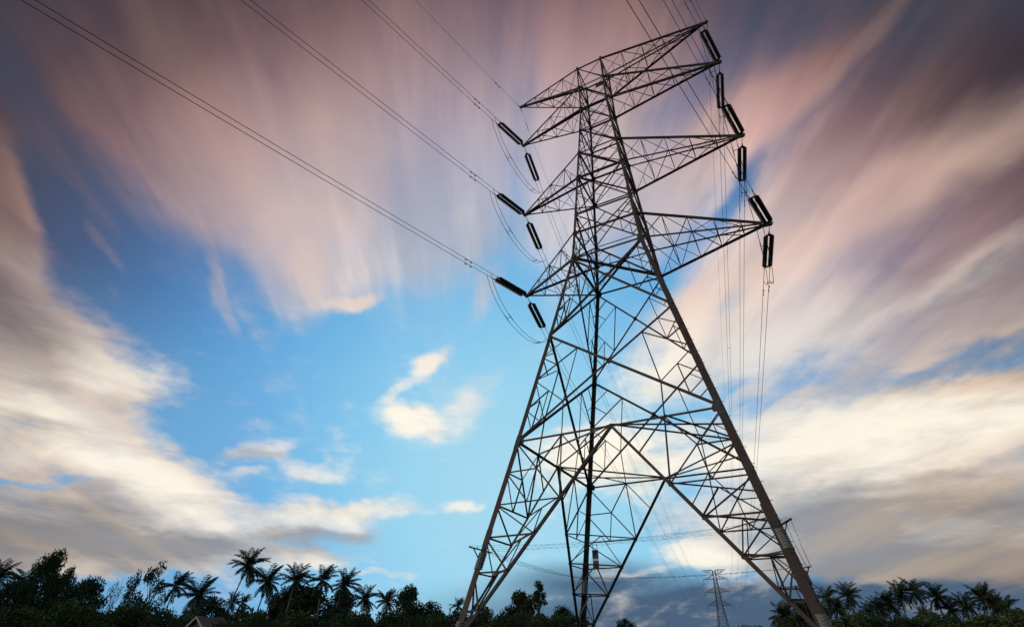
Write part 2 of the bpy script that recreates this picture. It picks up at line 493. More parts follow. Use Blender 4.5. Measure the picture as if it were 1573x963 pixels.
def gusset(mb, T, p, n, r, dirs):
    """bolted joint plate at a node"""
    p = T.P(p)
    n = Vector(n).normalized()
    u = Vector((0, 0, 1)); u = (u - n * u.dot(n)).normalized(); v = n.cross(u)
    pts = []
    for a, b in ((-1, -.55), (-.55, -1), (.55, -1), (1, -.5), (1, .5), (.5, 1), (-.5, 1), (-1, .6)):
        pts.append(p + u * (a * r) + v * (b * r * 0.8) - n * (0.02 + stag()))
    mb.plate(pts, n, 0.010)

def xpanel(mb, T, a, b, n, zt, zb, wd, wr, level, gp=0.16):
    """one crossed panel of a face with its secondary (redundant) members"""
    TL, TR, BL, BR = T.c(a, zt), T.c(b, zt), T.c(a, zb), T.c(b, zb)
    wt = (TR - TL).length; wb = (BR - BL).length
    t = wt / (wt + wb)
    X = lerp(TL, BR, t)
    mem(mb, T, TL, BR, wd, n); mem(mb, T, TR, BL, wd, n)
    if gp: gusset(mb, T, X, n, gp, None)
    if level < 1: return
    for top, bot, k in ((TL, BL, a), (TR, BR, b)):
        q1 = lerp(top, X, 0.5); q2 = lerp(bot, X, 0.5)
        zm = zt + (zb - zt) * t * 1.0
        L2 = T.c(k, (q1.z + q2.z) / 2)
        mem(mb, T, L2, q1, wr, n); mem(mb, T, L2, q2, wr, n)
        if level >= 2:
            mem(mb, T, q1, q2, wr, n)
            L3 = T.c(k, (L2.z + zb) / 2)
            m3 = lerp(bot, q2, 0.5)
            mem(mb, T, L3, m3, wr, n); mem(mb, T, L3, lerp(L2, q2, 0.5), wr, n)
            mem(mb, T, lerp(L2, q2, .5), m3, wr, n)
            L1 = T.c(k, (L2.z + zt) / 2)
            m1 = lerp(top, q1, 0.5)
            mem(mb, T, L1, m1, wr, n); mem(mb, T, L1, lerp(L2, q1, 0.5), wr, n)
    if level >= 3:      # hang the lower strut from the diagonals
        for bot, other in ((BL, BR), (BR, BL)):
            q2 = lerp(bot, X, 0.5); h = lerp(bot, other, 0.25)
            mem(mb, T, q2, h, wr, n)

def crossarm(T, corners, z_up, z_low, tip, parent, base, wc, wl, nseg, mat, simple=False):
    """pyramid crossarm: two upper and two lower chords running to one tip plate"""
    root = bpy.data.objects.new('crossarm', None); COL.objects.link(root); root.parent = parent
    f, b = corners
    U = [T.c(f, z_up), T.c(b, z_up)]; Lo = [T.c(f, z_low), T.c(b, z_low)]
    tip = Vector(tip)
    side = 1 if tip.x > 0 else -1
    spread = [Vector((0, -0.16, 0)), Vector((0, 0.16, 0))]
    upn = Vector((0, 0, 1)) if tip.z < z_up + 0.1 else Vector((0, 0, 1))
    for i in (0, 1):
        nf = Vector((0, -1, 0)) if i == 0 else Vector((0, 1, 0))
        for st in (U[i], Lo[i]):
            m = MB(); m.angle(T.P(st), T.P(tip + spread[i]), wc, nf, side=(1 if (st is U[i]) ^ (i == 0) else -1), off=stag() * (1 if st is U[i] else 2))
            part('chord', m, mat, root, base)
    lace = MB()
    for i in (0, 1):                       # the two side faces
        nf = Vector((0, -1, 0)) if i == 0 else Vector((0, 1, 0))
        ts = [k / nseg for k in range(nseg + 1)]
        up = [lerp(U[i], tip, t) for t in ts]; lo = [lerp(Lo[i], tip, t) for t in ts]
        for k in range(nseg - 1):
            if k % 2 == 0: mem(lace, T, lo[k], up[k + 1], wl, nf)
            else: mem(lace, T, up[k], lo[k + 1], wl, nf)
            mem(lace, T, up[k + 1], lo[k + 1], wl, nf)
        if not simple:
            for k in range(nseg - 1):
                a_, b_ = (lo[k], up[k + 1]) if k % 2 == 0 else (up[k], lo[k + 1])
                c_ = lo[k + 1] if k % 2 == 0 else up[k + 1]
                d_ = lo[k] if k % 2 == 0 else up[k]
                if k < 1: mem(lace, T, lerp(a_, b_, .5), lerp(c_, d_, .5), wl * .8, nf)
    for S2, nf in ((U, Vector((0, 0, 1))), (Lo, Vector((0, 0, -1)))):      # top and bottom faces
        ts = [k / nseg for k in range(nseg + 1)]
        fr = [lerp(S2[0], tip, t) for t in ts]; bk = [lerp(S2[1], tip, t) for t in ts]
        for k in range(nseg - 1):
            if k % 2 == 0: mem(lace, T, fr[k], bk[k + 1], wl, nf)
            else: mem(lace, T, bk[k], fr[k + 1], wl, nf)
            mem(lace, T, fr[k + 1], bk[k + 1], wl, nf)
    part('lacing', lace, mat, root, base)
    pm = MB()
    tp = T.P(tip)
    pm.box(tp + Vector((-side * 0.02, 0, 0)), (0.17, 0.05, 0.11))
    pm.plate([tp + Vector((side * a, 0.0, c)) for a, c in ((-0.5, 0.10), (0.2, 0.13), (0.26, 0), (0.16, -0.17), (-0.36, -0.12))], (0, 1, 0), 0.13)
    part('tip_plate', pm, mat, root, base)
    return root

def leg_angle(mb, p, q, k, w, t):
    """main leg: an L section whose corner is the outer corner of the tower"""
    s = CORNER[k]
    d = (q - p).normalized()
    a = Vector((-s[0], 0, 0)); b = Vector((0, -s[1], 0))
    a = (a - d * a.dot(d)).normalized(); b = (b - d * b.dot(d)).normalized()
    prof = [(0, 0), (w, 0), (w, t), (t, t), (t, w), (0, w)]
    vs = [p + a * x + b * y for x, y in prof] + [q + a * x + b * y for x, y in prof]
    fs = [(i, (i + 1) % 6, (i + 1) % 6 + 6, i + 6) for i in range(6)] + [(0, 1, 2, 3), (0, 3, 4, 5), (9, 8, 7, 6), (11, 10, 9, 6)]
    mb.add(vs, fs)

main_place = lambda v: W(v.x, v.y, v.z)
T = Tower(Z, HW, main_place)
BASE = Vector((0, 0, 0))
pylon = thing('lattice_pylon', BASE, 'huge dark rusty lattice pylon in the foreground, seen from below, with six strung crossarms', 'pylon', 'lattice pylons of the power line')

# --- legs
for k in 'ABCD':
    mb = MB()
    cuts = [72.9, 63.22, 53.83, 44.0, 36.17, 25.98, 15.0, 7.3, -0.3]
    wds = [0.14, 0.15, 0.17, 0.20, 0.235, 0.27, 0.30, 0.33]
    for i in range(len(cuts) - 1):
        wl = wds[i] * (1.0 if k in 'BD' else 0.84)
        leg_angle(mb, T.P(T.c(k, cuts[i])), T.P(T.c(k, cuts[i + 1])), k, wl, wl * 0.11)
        if i:    # splice plates and bolts at every joint
            c0 = T.P(T.c(k, cuts[i] + 0.6)); c1 = T.P(T.c(k, cuts[i] - 0.6))
            s = CORNER[k]; o = Vector((s[0], s[1], 0)) * 0.012
            leg_angle(mb, c0 + o, c1 + o, k, wl + 0.02, wl * 0.11 + 0.01)
    if k in 'BC':   # step bolts up two of the legs
        z = 2.4; i = 0
        s = CORNER[k]
        while z < 71:
            p = T.P(T.c(k, z))
            dr = Vector((s[0], 0, 0)) if i % 2 else Vector((0, s[1], 0))
            q = p - Vector((s[0] * .06, s[1] * .06, 0))
            mb.tube([q, q + dr * 0.22], 0.011, 5)
            z += 0.62; i += 1
    leg = part('leg', mb, STEEL, pylon, BASE)
    f = MB()
    p = T.P(T.c(k, -0.3))
    f.lathe((p.x, p.y, -0.6), (0, 0, 1), [(0, .0), (0, .62), (0.75, .52), (1.02, .40), (1.02, 0)], 18)
    fo = part('footing', f, CONCRETE, leg, BASE)

# --- splayed base: inverted V in every face with strutted legs
ZS = [12.35, 9.735, 7.308, 4.856, 2.404]
ZF = 0.0
for k in 'ABCD':
    s = CORNER[k]
    mb = MB()
    inner = {}
    for a, b, n in FACES:
        if k not in (a, b): continue
        o = b if k == a else a
        apex = lerp(T.c(k, 15.0), T.c(o, 15.0), 0.5)
        foot = T.c(k, ZF)
        def inn(z, apex=apex, foot=foot):
            return lerp(apex, foot, (15.0 - z) / (15.0 - ZF))
        key = (a, b)
        inner[key] = (inn, n)
        mb.angle(T.P(apex), T.P(lerp(apex, foot, 0.985)), 0.125, n, off=0.012 + stag(), side=1 if k == a else -1)
        mem(mb, T, T.c(k, 15.0), inn(ZS[1]), 0.072, n)
        Q = lerp(T.c(k, 15.0), apex, 0.5)
        mem(mb, T, Q, inn(ZS[1]), 0.072, n)
        dm = lerp(T.c(k, 15.0), inn(ZS[1]), 0.5)
        mem(mb, T, Q, dm, 0.06, n); mem(mb, T, T.c(k, ZS[0]), dm, 0.06, n)
        mem(mb, T, T.c(k, ZS[0]), lerp(T.c(k, ZS[1]), inn(ZS[1]), 0.5), 0.06, n)
        mem(mb, T, dm, lerp(T.c(k, ZS[1]), inn(ZS[1]), 0.5), 0.06, n)
        qv = lerp(Q, apex, .5); mem(mb, T, inn(12.35), Q, 0.06, n)
        for i in range(1, 5):
            mem(mb, T, T.c(k, ZS[i]), inn(ZS[i]), 0.072, n)
            if i < 4:
                mem(mb, T, T.c(k, ZS[i]), inn(ZS[i + 1]), 0.065, n)
            gusset(mb, T, inn(ZS[i]), n, 0.10, None)
    (i1, n1), (i2, n2) = list(inner.values())
    nd = Vector((0, 0, -1))
    for i in range(1, 5):
        mem(mb, T, i1(ZS[i]), i2(ZS[i]), 0.075, nd)
        if i < 4:
            mem(mb, T, lerp(i1(ZS[i]), i2(ZS[i]), .5), i1(ZS[i + 1]), 0.06, nd)
            mem(mb, T, lerp(i1(ZS[i]), i2(ZS[i]), .5), i2(ZS[i + 1]), 0.06, nd)
    part('leg_bracing', mb, STEEL, pylon, BASE)

# --- body panels, one mesh per face and panel
PANELS = [(72.45, 68.03, .075, .05, 0), (68.03, 63.22, .075, .05, 1), (63.22, 58.5, .075, .05, 1), (58.5, 53.83, .08, .05, 1),
          (53.83, 49.32, .085, .05, 1), (49.32, 42.9, .11, .055, 1), (42.9, 36.17, .11, .05, 2), (36.17, 25.98, .12, .055, 2), (25.98, 15.0, .13, .06, 3)]
for zt, zb, wd, wr, lv in PANELS:
    for a, b, n in FACES:
        mb = MB()
        xpanel(mb, T, a, b, n, zt, zb, wd, wr, lv, gp=wd * 1.3)
        part('face_bracing', mb, STEEL, pylon, BASE)
# --- level frames (struts round the body and bracing across it)
for z, w, cross in ((72.45, .10, 1), (68.03, .11, 1), (63.22, .13, 1), (58.5, .10, 2), (53.83, .13, 1), (49.32, .15, 1), (42.9, .09, 0), (39.99, .12, 0), (36.17, .16, 1), (15.0, .115, 3)):
    mb = MB()
    for a, b, n in FACES:
        mem(mb, T, T.c(a, z), T.c(b, z), w, n)
        for kk in (a, b):
            gusset(mb, T, lerp(T.c(kk, z), T.c(b if kk == a else a, z), 0.03), n, w * 1.6, None)
    nd = Vector((0, 0, -1))
    if cross in (1, 2):
        mem(mb, T, T.c('A', z), T.c('D', z), w * 1.05, nd)
        if cross == 2 or z < 50: mem(mb, T, T.c('B', z), T.c('C', z), w * .6, nd)
    if cross == 3:
        M = {(a, b): lerp(T.c(a, z), T.c(b, z), .5) for a, b, n in FACES}
        def q(k, o): return lerp(T.c(k, z), T.c(o, z), .25)
        ab, cdm, ac, bd = M[('A', 'B')], M[('C', 'D')], M[('A', 'C')], M[('B', 'D')]
        for p0, p1 in ((ab, ac), (ab, bd), (cdm, ac), (cdm, bd)):
            mem(mb, T, p0, p1, .10, nd)
        for p0, p1 in ((ab, q('A', 'C')), (ab, q('B', 'D')), (cdm, q('C', 'A')), (cdm, q('D', 'B')), (bd, q('B', 'A')), (bd, q('D', 'C')), (ac, q('A', 'B')), (ac, q('C', 'D'))):
            mem(mb, T, p0, p1, .07, nd)
    part('level_frame', mb, STEEL, pylon, BASE)

# --- crossarms
for lv, zu, zl in ((0, Z[0], Z[1]), (2, Z[1], Z[2]), (4, Z[3], Z[4]), (6, Z[5], Z[6])):
    zt = Z[0] if lv == 0 else zl
    crossarm(T, 'BD', zu, zl, (TIP_R[lv], 0, zt), pylon, BASE, 0.13, 0.048, 5, STEEL)
    crossarm(T, 'AC', zu, zl, (-TIP_L[lv], 0, zt), pylon, BASE, 0.125, 0.045, 4, STEEL)

# --- sign plates, guard against climbing
def face_point(px, py, axis, sgn):
    """where the line of sight to a photo detail meets a face of the body"""
    d = sight(px, py)
    lo, hi = 5.0, 120.0
    def g(t):
        p = CAM + d * t
        z = (p.z - EYE) / S
        return (p[axis] / S) - sgn * interp(z, Z, HW)
    ts = [lo + (hi - lo) * i / 2000 for i in range(2001)]
    hit = None
    for t0, t1 in zip(ts, ts[1:]):
        if g(t0) * g(t1) <= 0: hit = (t0 + t1) / 2
    return CAM + d * hit
def sign_plate(c, n, w, h, mats, tilt=0.0):
    u = Vector((0, 0, 1)); u = (u - n * u.dot(n)).normalized(); v = n.cross(u).normalized()
    m = MB()
    m.plate([c + v * (a * w / 2) + u * (b * h / 2) for a, b in ((-1, -1), (1, -1), (1, 1), (-1, 1))], n, 0.012)
    for a in (-.35, .35):
        m.tube([c + v * a * w + u * h / 2, c + v * a * w + u * (h / 2 + 0.35)], 0.018, 5)
    return m
nCD = Vector((0, 1, 0))
c = face_point(922, 130, 1, 1)
m = sign_plate(c, nCD, 0.85, 0.42, SIGN_PAINT)
part('number_plate', m, SIGN_PAINT, pylon, BASE)
c = face_point(914.5, 851, 1, 1)
m = sign_plate(c, nCD, 0.40, 0.50, SIGN_PAINT)
wp = part('warning_plate', m, SIGN_PAINT, pylon, BASE)
u = Vector((0, 0, 1))
m = MB()
m.box(c - u * 0.31, (0.19, 0.008, 0.055)); part('white_band', m, WHITE_PAINT, wp, BASE)
m = MB(); m.box(c - u * 0.60, (0.19, 0.0065, 0.23)); part('lower_plate', m, SIGN_PAINT, wp, BASE)

ZG = 6.45
guard = bpy.data.objects.new('climbing_guard', None); COL.objects.link(guard); guard.parent = pylon
arm_pts = {}
for k in 'ABCD':
    s = CORNER[k]
    o = Vector((s[0], s[1], 0)).normalized()
    p = T.P(T.c(k, ZG))
    ends = [p - o * 0.48 + Vector((0, 0, -.08)), p + o * 0.58 + Vector((0, 0, .12))]
    m = MB(); m.angle(ends[0], ends[1], 0.06, Vector((0, 0, 1)))
    m.angle(p + o * .02 + Vector((0, 0, -.5)), lerp(ends[0], ends[1], .8), 0.045, Vector((0, 0, 1)).cross(o))
    part('bracket', m, STEEL, guard, BASE)
    arm_pts[k] = [lerp(ends[0], ends[1], t) + Vector((0, 0, .03)) for t in (0.04, 0.34, 0.70, 0.97)]
    for zc, turns in ((ZG - 1.35, 22), (0.95, 16)):   # pale wire wound round the leg
        pts = []
        for i in range(turns * 10 + 1):
            a = 2 * math.pi * i / 10
            cc = T.P(T.c(k, zc + i / 10 * 0.052)) - Vector((s[0], s[1], 0)) * 0.10
            rr = 0.175 + 0.02 * math.sin(i * 2.3)
            pts.append(cc + Vector((math.cos(a) * rr, math.sin(a) * rr, 0)))
        m = MB()
        m.tube(pts, 0.014, 4)
        part('wire_wrap', m, GALV, guard, BASE)
for a, b, n in FACES:
    for i in range(4):
        m = MB()
        p, q2 = arm_pts[a][i], arm_pts[b][i]
        L_ = (q2 - p).length
        K = 40
        sag = 0.10 + 0.05 * i
        cur = [lerp(p, q2, t / K) - Vector((0, 0, sag * 4 * (t / K) * (1 - t / K))) + Vector((rnd.uniform(-.012, .012), rnd.uniform(-.012, .012), rnd.uniform(-.02, .02))) for t in range(K + 1)]
        m.tube(cur, 0.004, 4)
        nb = int(L_ / 0.28)
        for j in range(nb):                 # barbs
            t = (j + .5) / nb * K
            c = lerp(cur[int(t)], cur[min(K, int(t) + 1)], t - int(t))
            for e in range(2):
                v = Vector((rnd.uniform(-1, 1), rnd.uniform(-1, 1), rnd.uniform(-1, 1))).normalized() * 0.034
                m.tube([c - v, c + v], 0.0045, 3, False)
        part('barbed_wire', m, DARK_STEEL, guard, BASE)
# ------------------------------------------------------------------ insulator strings and conductors
def disc_stack(length, n, r=0.143):
    """a string of cap and pin discs along +X"""
    m = MB()
    step = length / n
    prof = []
    for i in range(n):
        x = i * step
        prof += [(x, 0.045), (x + step * .30, 0.05), (x + step * .36, r * .80), (x + step * .52, r), (x + step * .62, r * .96), (x + step * .66, r * .45), (x + step * .72, 0.04)]
    prof = [(0, 0)] + prof + [(length, 0.04), (length, 0)]
    m.lathe((0, 0, 0), (1, 0, 0), prof, 12)
    return m.mesh('insulator_stack', PORCELAIN, None, True)
STACK_L = 2.86
STACK = disc_stack(STACK_L, 19)
SEP = 0.172        # half distance between the two strings of a pair

def frame(d):
    d = d.normalized()
    y = Vector((0, 0, 1)).cross(d).normalized()
    return Matrix((d, y, d.cross(y))).transposed()

LINK, YOKE = 0.26, 0.18
STRING_L = LINK + YOKE + STACK_L + YOKE
def _yoke_near(x0=0.0):
    m = MB()
    m.tube([(x0, 0, 0), (LINK, 0, 0)], 0.022, 6)
    m.box((LINK * .5, 0, 0), (0.06, 0.035, 0.035))
    m.plate([(LINK - .03, -.05, 0), (LINK - .03, .05, 0), (LINK + .13, SEP + .05, 0), (LINK + YOKE, SEP + .05, 0), (LINK + YOKE, -SEP - .05, 0), (LINK + .13, -SEP - .05, 0)], (0, 0, 1), 0.022)
    return m.mesh('yoke_plate', DARK_STEEL)
def _yoke_far():
    x = LINK + YOKE + STACK_L
    m = MB()
    m.plate([(x, -SEP - .05, 0), (x, SEP + .05, 0), (x + .08, SEP + .06, 0), (x + .16, 0.2, 0), (x + .16, -.2, 0), (x + .08, -SEP - .06, 0)], (0, 0, 1), 0.022)
    for s in (-1, 1):
        m.tube([(x + .05, s * SEP, 0), (x + .34, s * SEP, 0)], 0.030, 6)
    return m.mesh('yoke_plate', DARK_STEEL)
def _horn():
    x = LINK + YOKE + STACK_L
    m = MB()
    m.tube([(x + .05 + .02 * math.cos(t) - 0.34 * math.sin(t), SEP * math.cos(t), 0.30 * math.sin(t)) for t in [math.pi * i / 12 for i in range(13)]], 0.013, 5)
    return m.mesh('arcing_horn', DARK_STEEL)
YN, YN_LONG, YF, HORN = _yoke_near(), _yoke_near(-0.55), _yoke_far(), _horn()

def tension_string(tip, d, label, group, long=False):
    o = thing('insulator_string', tip, label, 'insulator', group)
    o.rotation_euler = frame(d).to_euler()
    link('yoke_plate', YN_LONG if long else YN, o); link('yoke_plate', YF, o)
    for s in (-1, 1):
        st = link('insulator_stack', STACK, o, (LINK + YOKE, s * SEP, 0))
    link('arcing_horn', HORN, o)
    return o

def sagged(p, q, sag, n):
    return [lerp(p, q, t / n) - Vector((0, 0, 4 * sag * (t / n) * (1 - t / n))) for t in range(n + 1)]

def dense_near(p, q, sag, n):
    """points of a sagging span, closer together at its first end"""
    out_ = []
    for i in range(n + 1):
        t = (i / n) ** 2
        out_.append(lerp(p, q, t) - Vector((0, 0, 4 * sag * t * (1 - t))))
    return out_

def along(pts, dist):
    acc = 0
    for a, b in zip(pts, pts[1:]):
        l = (b - a).length
        if acc + l >= dist:
            return lerp(a, b, (dist - acc) / l), (b - a).normalized()
        acc += l
    return pts[-1], (pts[-1] - pts[-2]).normalized()

def damper(m, c, d):
    dn = Vector((0, 0, -1))
    m.tube([c, c + dn * .10], 0.016, 5)
    e = c + dn * .10
    m.tube([e - d * .26, e + d * .26], 0.008, 4)
    for s in (-1, 1):
        m.tube([e + d * s * .17, e + d * s * .32], 0.034, 6)

def twin_line(p, q, sag, label, group, n=48, r=0.0155, spacers=(), dampers=(2.0,), half=SEP, end_half=0.2):
    """two sub-conductors of one phase, p to q"""
    o = thing('twin_conductor', p, label, 'power line', group)
    d = (q - p); y = Vector((0, 0, 1)).cross(d).normalized()
    both = []
    for s in (-1, 1):
        pts = dense_near(p + y * s * half, q + y * s * end_half, sag, n)
        both.append(pts)
        m = MB(); m.tube(pts, r, 5)
        wr_ = part('wire', m, WIRE, o, p)
        for k, dd in enumerate(dampers):
            c, t = along(pts, dd + (0.35 if s > 0 else 0))
            m = MB(); damper(m, c, t); part('vibration_damper', m, DARK_STEEL, wr_, p)
    for sp in spacers:
        c0, t0 = along(both[0], sp); c1, t1 = along(both[1], sp)
        m = MB(); m.tube([c0, c1], 0.016, 5)
        for cc in (c0, c1): m.tube([cc - t0 * .05, cc + t0 * .05], 0.035, 6)
        part('spacer', m, DARK_STEEL, o, p)
    return o, both

LEVN = {2: 'top', 4: 'middle', 6: 'bottom'}
FAR = Vector((-106.84, 683.5, 85.0))       # top of the next pylon
FARZ = {0: 0.0, 2: 10.0, 4: 23.6, 6: 37.2}
BACK_AZ = R_(190.3)
SPAN_B = 500.0
GRP_S = 'insulator strings on the near pylon'
for lv in (2, 4, 6):
    for s, sn, reach in ((-1, 'left', TIP_L[lv]), (1, 'right', TIP_R[lv])):
        tipu = Vector((s * reach, 0, Z[lv]))
        tip = W(*tipu) + Vector((s * 0.04, 0, -0.10))
        # span back over the camera
        hb = Vector((math.sin(BACK_AZ), math.cos(BACK_AZ), 0))
        far_b = W(*(tipu + hb * SPAN_B))
        sag_b = 0.1165 / 4 * SPAN_B * S
        db = (far_b - tip).normalized() + Vector((0, 0, -4 * sag_b / (far_b - tip).length))
        db.normalize()
        tension_string(tip, db, f'twin insulator string reaching up and towards the viewer from the {LEVN[lv]} conductor arm, {sn} side', GRP_S)
        pb = tip + db * STRING_L
        o, wb = twin_line(pb, far_b, sag_b, f'pair of wires passing overhead towards the viewer from the {LEVN[lv]} {sn} conductor arm', 'conductors passing overhead', n=70, dampers=(2.6,))
        # span on to the next pylon
        fu = FAR + Vector((s * 14, 0, -FARZ[lv] - 4.5))
        far_f = W(*fu)
        sag_f = (14.2 if s > 0 else 16.6) * S
        df = (far_f - tip).normalized() + Vector((0, 0, -4 * sag_f / (far_f - tip).length))
        df.normalize()
        tension_string(tip + df * 0.55, df, f'twin insulator string hanging down and away below the {LEVN[lv]} conductor arm, {sn} side', GRP_S, True)
        pf = tip + df * (STRING_L + 0.55)
        o, wf = twin_line(pf, far_f, sag_f, f'pair of wires running from the {LEVN[lv]} {sn} conductor arm down to the far pylon', 'conductors running to the far pylon', n=64, r=0.017,
                          spacers=tuple(38 + 52 * i for i in range(8)), dampers=(2.2,), end_half=0.2)
        # jumper loop
        jo = thing('jumper_loop', tip, f'slack twin jumper wire looping under the {LEVN[lv]} conductor arm, {sn} side', 'jumper', 'jumper loops under the crossarms')
        loops = []
        for i in (0, 1):
            a = along(wb[1 - i], 0.75)[0]; b_ = along(wf[i], 1.35)[0]
            # hangs steeply off the near clamp, then sweeps flat to the far one
            P0, P3 = a, b_
            P1 = lerp(a, b_, .18) + Vector((s * 0.15, 0, -2.6)); P2 = lerp(a, b_, .86) + Vector((s * 0.15, 0, -2.35))
            pts = []
            for j in range(33):
                t = j / 32
                pts.append(P0 * (1 - t) ** 3 + P1 * 3 * t * (1 - t) ** 2 + P2 * 3 * t * t * (1 - t) + P3 * t ** 3)
            loops.append(pts)
            m = MB(); m.tube(pts, 0.0165, 5); part('wire', m, WIRE, jo, tip)
        for f_ in (11, 24):
            m = MB(); m.tube([loops[0][f_], loops[1][f_]], 0.02, 5)
            for l in loops: m.tube([l[f_ - 1], l[f_ + 1]], 0.028, 5)
            part('spacer', m, DARK_STEEL, jo, tip)

# earth wires off the top arm
for s, sn, reach in ((-1, 'left', TIP_L[0]), (1, 'right', TIP_R[0])):
    tipu = Vector((s * reach, 0, Z[0])); tip = W(*tipu) + Vector((s * 0.14, 0, -0.12))
    hb = Vector((math.sin(BACK_AZ), math.cos(BACK_AZ), 0))
    for q, sag, lab, dm in ((W(*(tipu + hb * SPAN_B)), 0.088 / 4 * SPAN_B * S, f'single thin earth wire passing overhead towards the viewer from the {sn} top arm tip', 3.4),
                            (W(*(FAR + Vector((s * 13.6, 0, 0)))), 14.5 * S, f'single thin earth wire from the {sn} top arm tip away to the far pylon', 2.0)):
        o = thing('earth_wire', tip, lab, 'power line', 'earth wires')
        pts = dense_near(tip, q, sag, 64)
        m = MB(); m.tube(pts, 0.011, 5); w_ = part('wire', m, WIRE, o, tip)
        c, t = along(pts, dm); m = MB(); damper(m, c, t); part('vibration_damper', m, DARK_STEEL, o, tip)
        m = MB(); c, t = along(pts, .02); c2, _ = along(pts, 0.5); m.tube([c, c2], 0.03, 6); part('clamp', m, DARK_STEEL, o, tip)

# ------------------------------------------------------------------ the next pylon, a suspension tower of the same line
fb = W(FAR.x, FAR.y, 0); fb.z = 0
FZ = [85.0, 79.5, 75.0, 66.5, 61.4, 53.0, 47.8, 30.0, 14.0, -1.8]
FWd = [1.9, 1.9, 1.95, 2.35, 2.6, 3.0, 3.3, 5.2, 7.0, 8.9]
FT = Tower(FZ, FWd, lambda v: W(v.x + FAR.x, v.y + FAR.y, v.z))
far_pylon = thing('lattice_pylon', fb, 'small distant lattice pylon standing beyond the legs of the near one', 'pylon', 'lattice pylons of the power line')
for k in 'ABCD':
    mb = MB()
    for i in range(len(FZ) - 1):
        leg_angle(mb, FT.P(FT.c(k, FZ[i])), FT.P(FT.c(k, FZ[i + 1])), k, 0.26, 0.03)
    part('leg', mb, STEEL, far_pylon, fb)
for a, b, n in FACES:
    mb = MB()
    zs = [85.0, 79.5, 75.0, 70.8, 66.5, 61.4, 57.2, 53.0, 47.8, 42.5, 36.5, 30.0, 22.5, 14.0, 5.0]
    for zt, zb in zip(zs, zs[1:]):
        xpanel(mb, FT, a, b, n, zt, zb, 0.17, .1, 1 if zt < 50 else 0, gp=0)
        mem(mb, FT, FT.c(a, zb), FT.c(b, zb), .14, n)
    part('face_bracing', mb, STEEL, far_pylon, fb)
for lv, zu, zl, zt, rch in ((0, 85.0, 79.5, 85.0, 13.6), (2, 79.5, 75.0, 75.0, 14), (4, 66.5, 61.4, 61.4, 14), (6, 53.0, 47.8, 47.8, 14)):
    for s, cc in ((1, 'BD'), (-1, 'AC')):
        crossarm(FT, cc, zu, zl, (s * rch, 0, zt), far_pylon, fb, 0.20, 0.12, 4, STEEL, True)
SUS = disc_stack(2.3, 16, 0.15)
for lv in (2, 4, 6):
    for s, sn in ((-1, 'left'), (1, 'right')):
        t = W(*(FAR + Vector((s * 14, 0, -FARZ[lv]))))
        o = thing('insulator_string', t, f'tiny insulator string hanging from the {LEVN[lv]} arm of the distant pylon, {sn} side', 'insulator', 'insulator strings on the distant pylon')
        st = link('insulator_stack', SUS, o, (0, 0, -0.2)); st.rotation_euler = (0, R_(90), 0)
        m = MB(); m.box(t + Vector((0, 0, -2.6)), (0.24, 0.06, 0.10)); m.tube([t, t + Vector((0, 0, -.25))], .03, 5); part('clamp', m, DARK_STEEL, o, t)
# ------------------------------------------------------------------ ground
GRASS = noise_mat('rough_grass', [(0.3, (0.018, 0.028, 0.010)), (0.55, (0.035, 0.050, 0.016)), (0.75, (0.07, 0.062, 0.032))], scale=0.25, detail=10, rough=0.95, bump=0.4)
gm = MB()
NG = 60
def ground_z(x, y):
    return 0.0
gv, gf = [], []
xs = [((i / NG) * 2 - 1) for i in range(NG + 1)]
xs = [math.copysign(abs(v) ** 2.2, v) * 6000 for v in xs]
for y in xs:
    for x in xs:
        gv.append((x, y, 0.25 * math.sin(x * .013) * math.cos(y * .017) * (1 if x * x + y * y > 1600 else 0)))
for j in range(NG):
    for i in range(NG):
        a = j * (NG + 1) + i
        gf.append((a, a + 1, a + NG + 2, a + NG + 1))
gm.add(gv, gf)
link('ground', gm.mesh('ground', GRASS, None, True), kind='structure')

# ------------------------------------------------------------------ foliage
def leaf_mat(name, c0, c1, c2):
    mt = noise_mat(name, [(0.30, c0), (0.52, c1), (0.75, c2)], scale=0.55, detail=8, rough=0.75, rough_n=0.75, spec=0.15)
    return mt
LEAF_A = leaf_mat('broad_leaves', (0.022, 0.032, 0.012), (0.045, 0.064, 0.020), (0.085, 0.105, 0.034))
LEAF_B = leaf_mat('dark_leaves', (0.024, 0.034, 0.015), (0.046, 0.064, 0.024), (0.085, 0.108, 0.038))
LEAF_S = leaf_mat('shrub_leaves', (0.028, 0.042, 0.013), (0.062, 0.092, 0.024), (0.105, 0.14, 0.037))
PALM_LEAF = leaf_mat('palm_fronds', (0.022, 0.032, 0.014), (0.042, 0.058, 0.022), (0.095, 0.098, 0.042))
BARK = noise_mat('bark', [(0.3, (0.035, 0.026, 0.02)), (0.7, (0.09, 0.072, 0.055))], scale=3, detail=8, rough=0.9, bump=0.4)
PALM_BARK = noise_mat('palm_bark', [(0.3, (0.12, 0.10, 0.075)), (0.7, (0.26, 0.22, 0.175))], scale=5, detail=8, rough=0.9, bump=0.4)

def leaf(mb, c, d, n, l, w):
    """one folded leaf or small spray: a kite of four points"""
    d = d.normalized(); s = d.cross(n)
    if s.length < 1e-3: s = d.orthogonal()
    s.normalize()
    mb.add([c, c + d * l * .45 + s * w * .5, c + d * l, c + d * l * .45 - s * w * .5], [(0, 1, 2, 3)])

def rand_dir(r):
    while True:
        v = Vector((r.uniform(-1, 1), r.uniform(-1, 1), r.uniform(-1, 1)))
        if 0.05 < v.length < 1: return v.normalized()

WIND = Vector((math.cos(YAW), -math.sin(YAW), 0))       # blows across the view, left to right

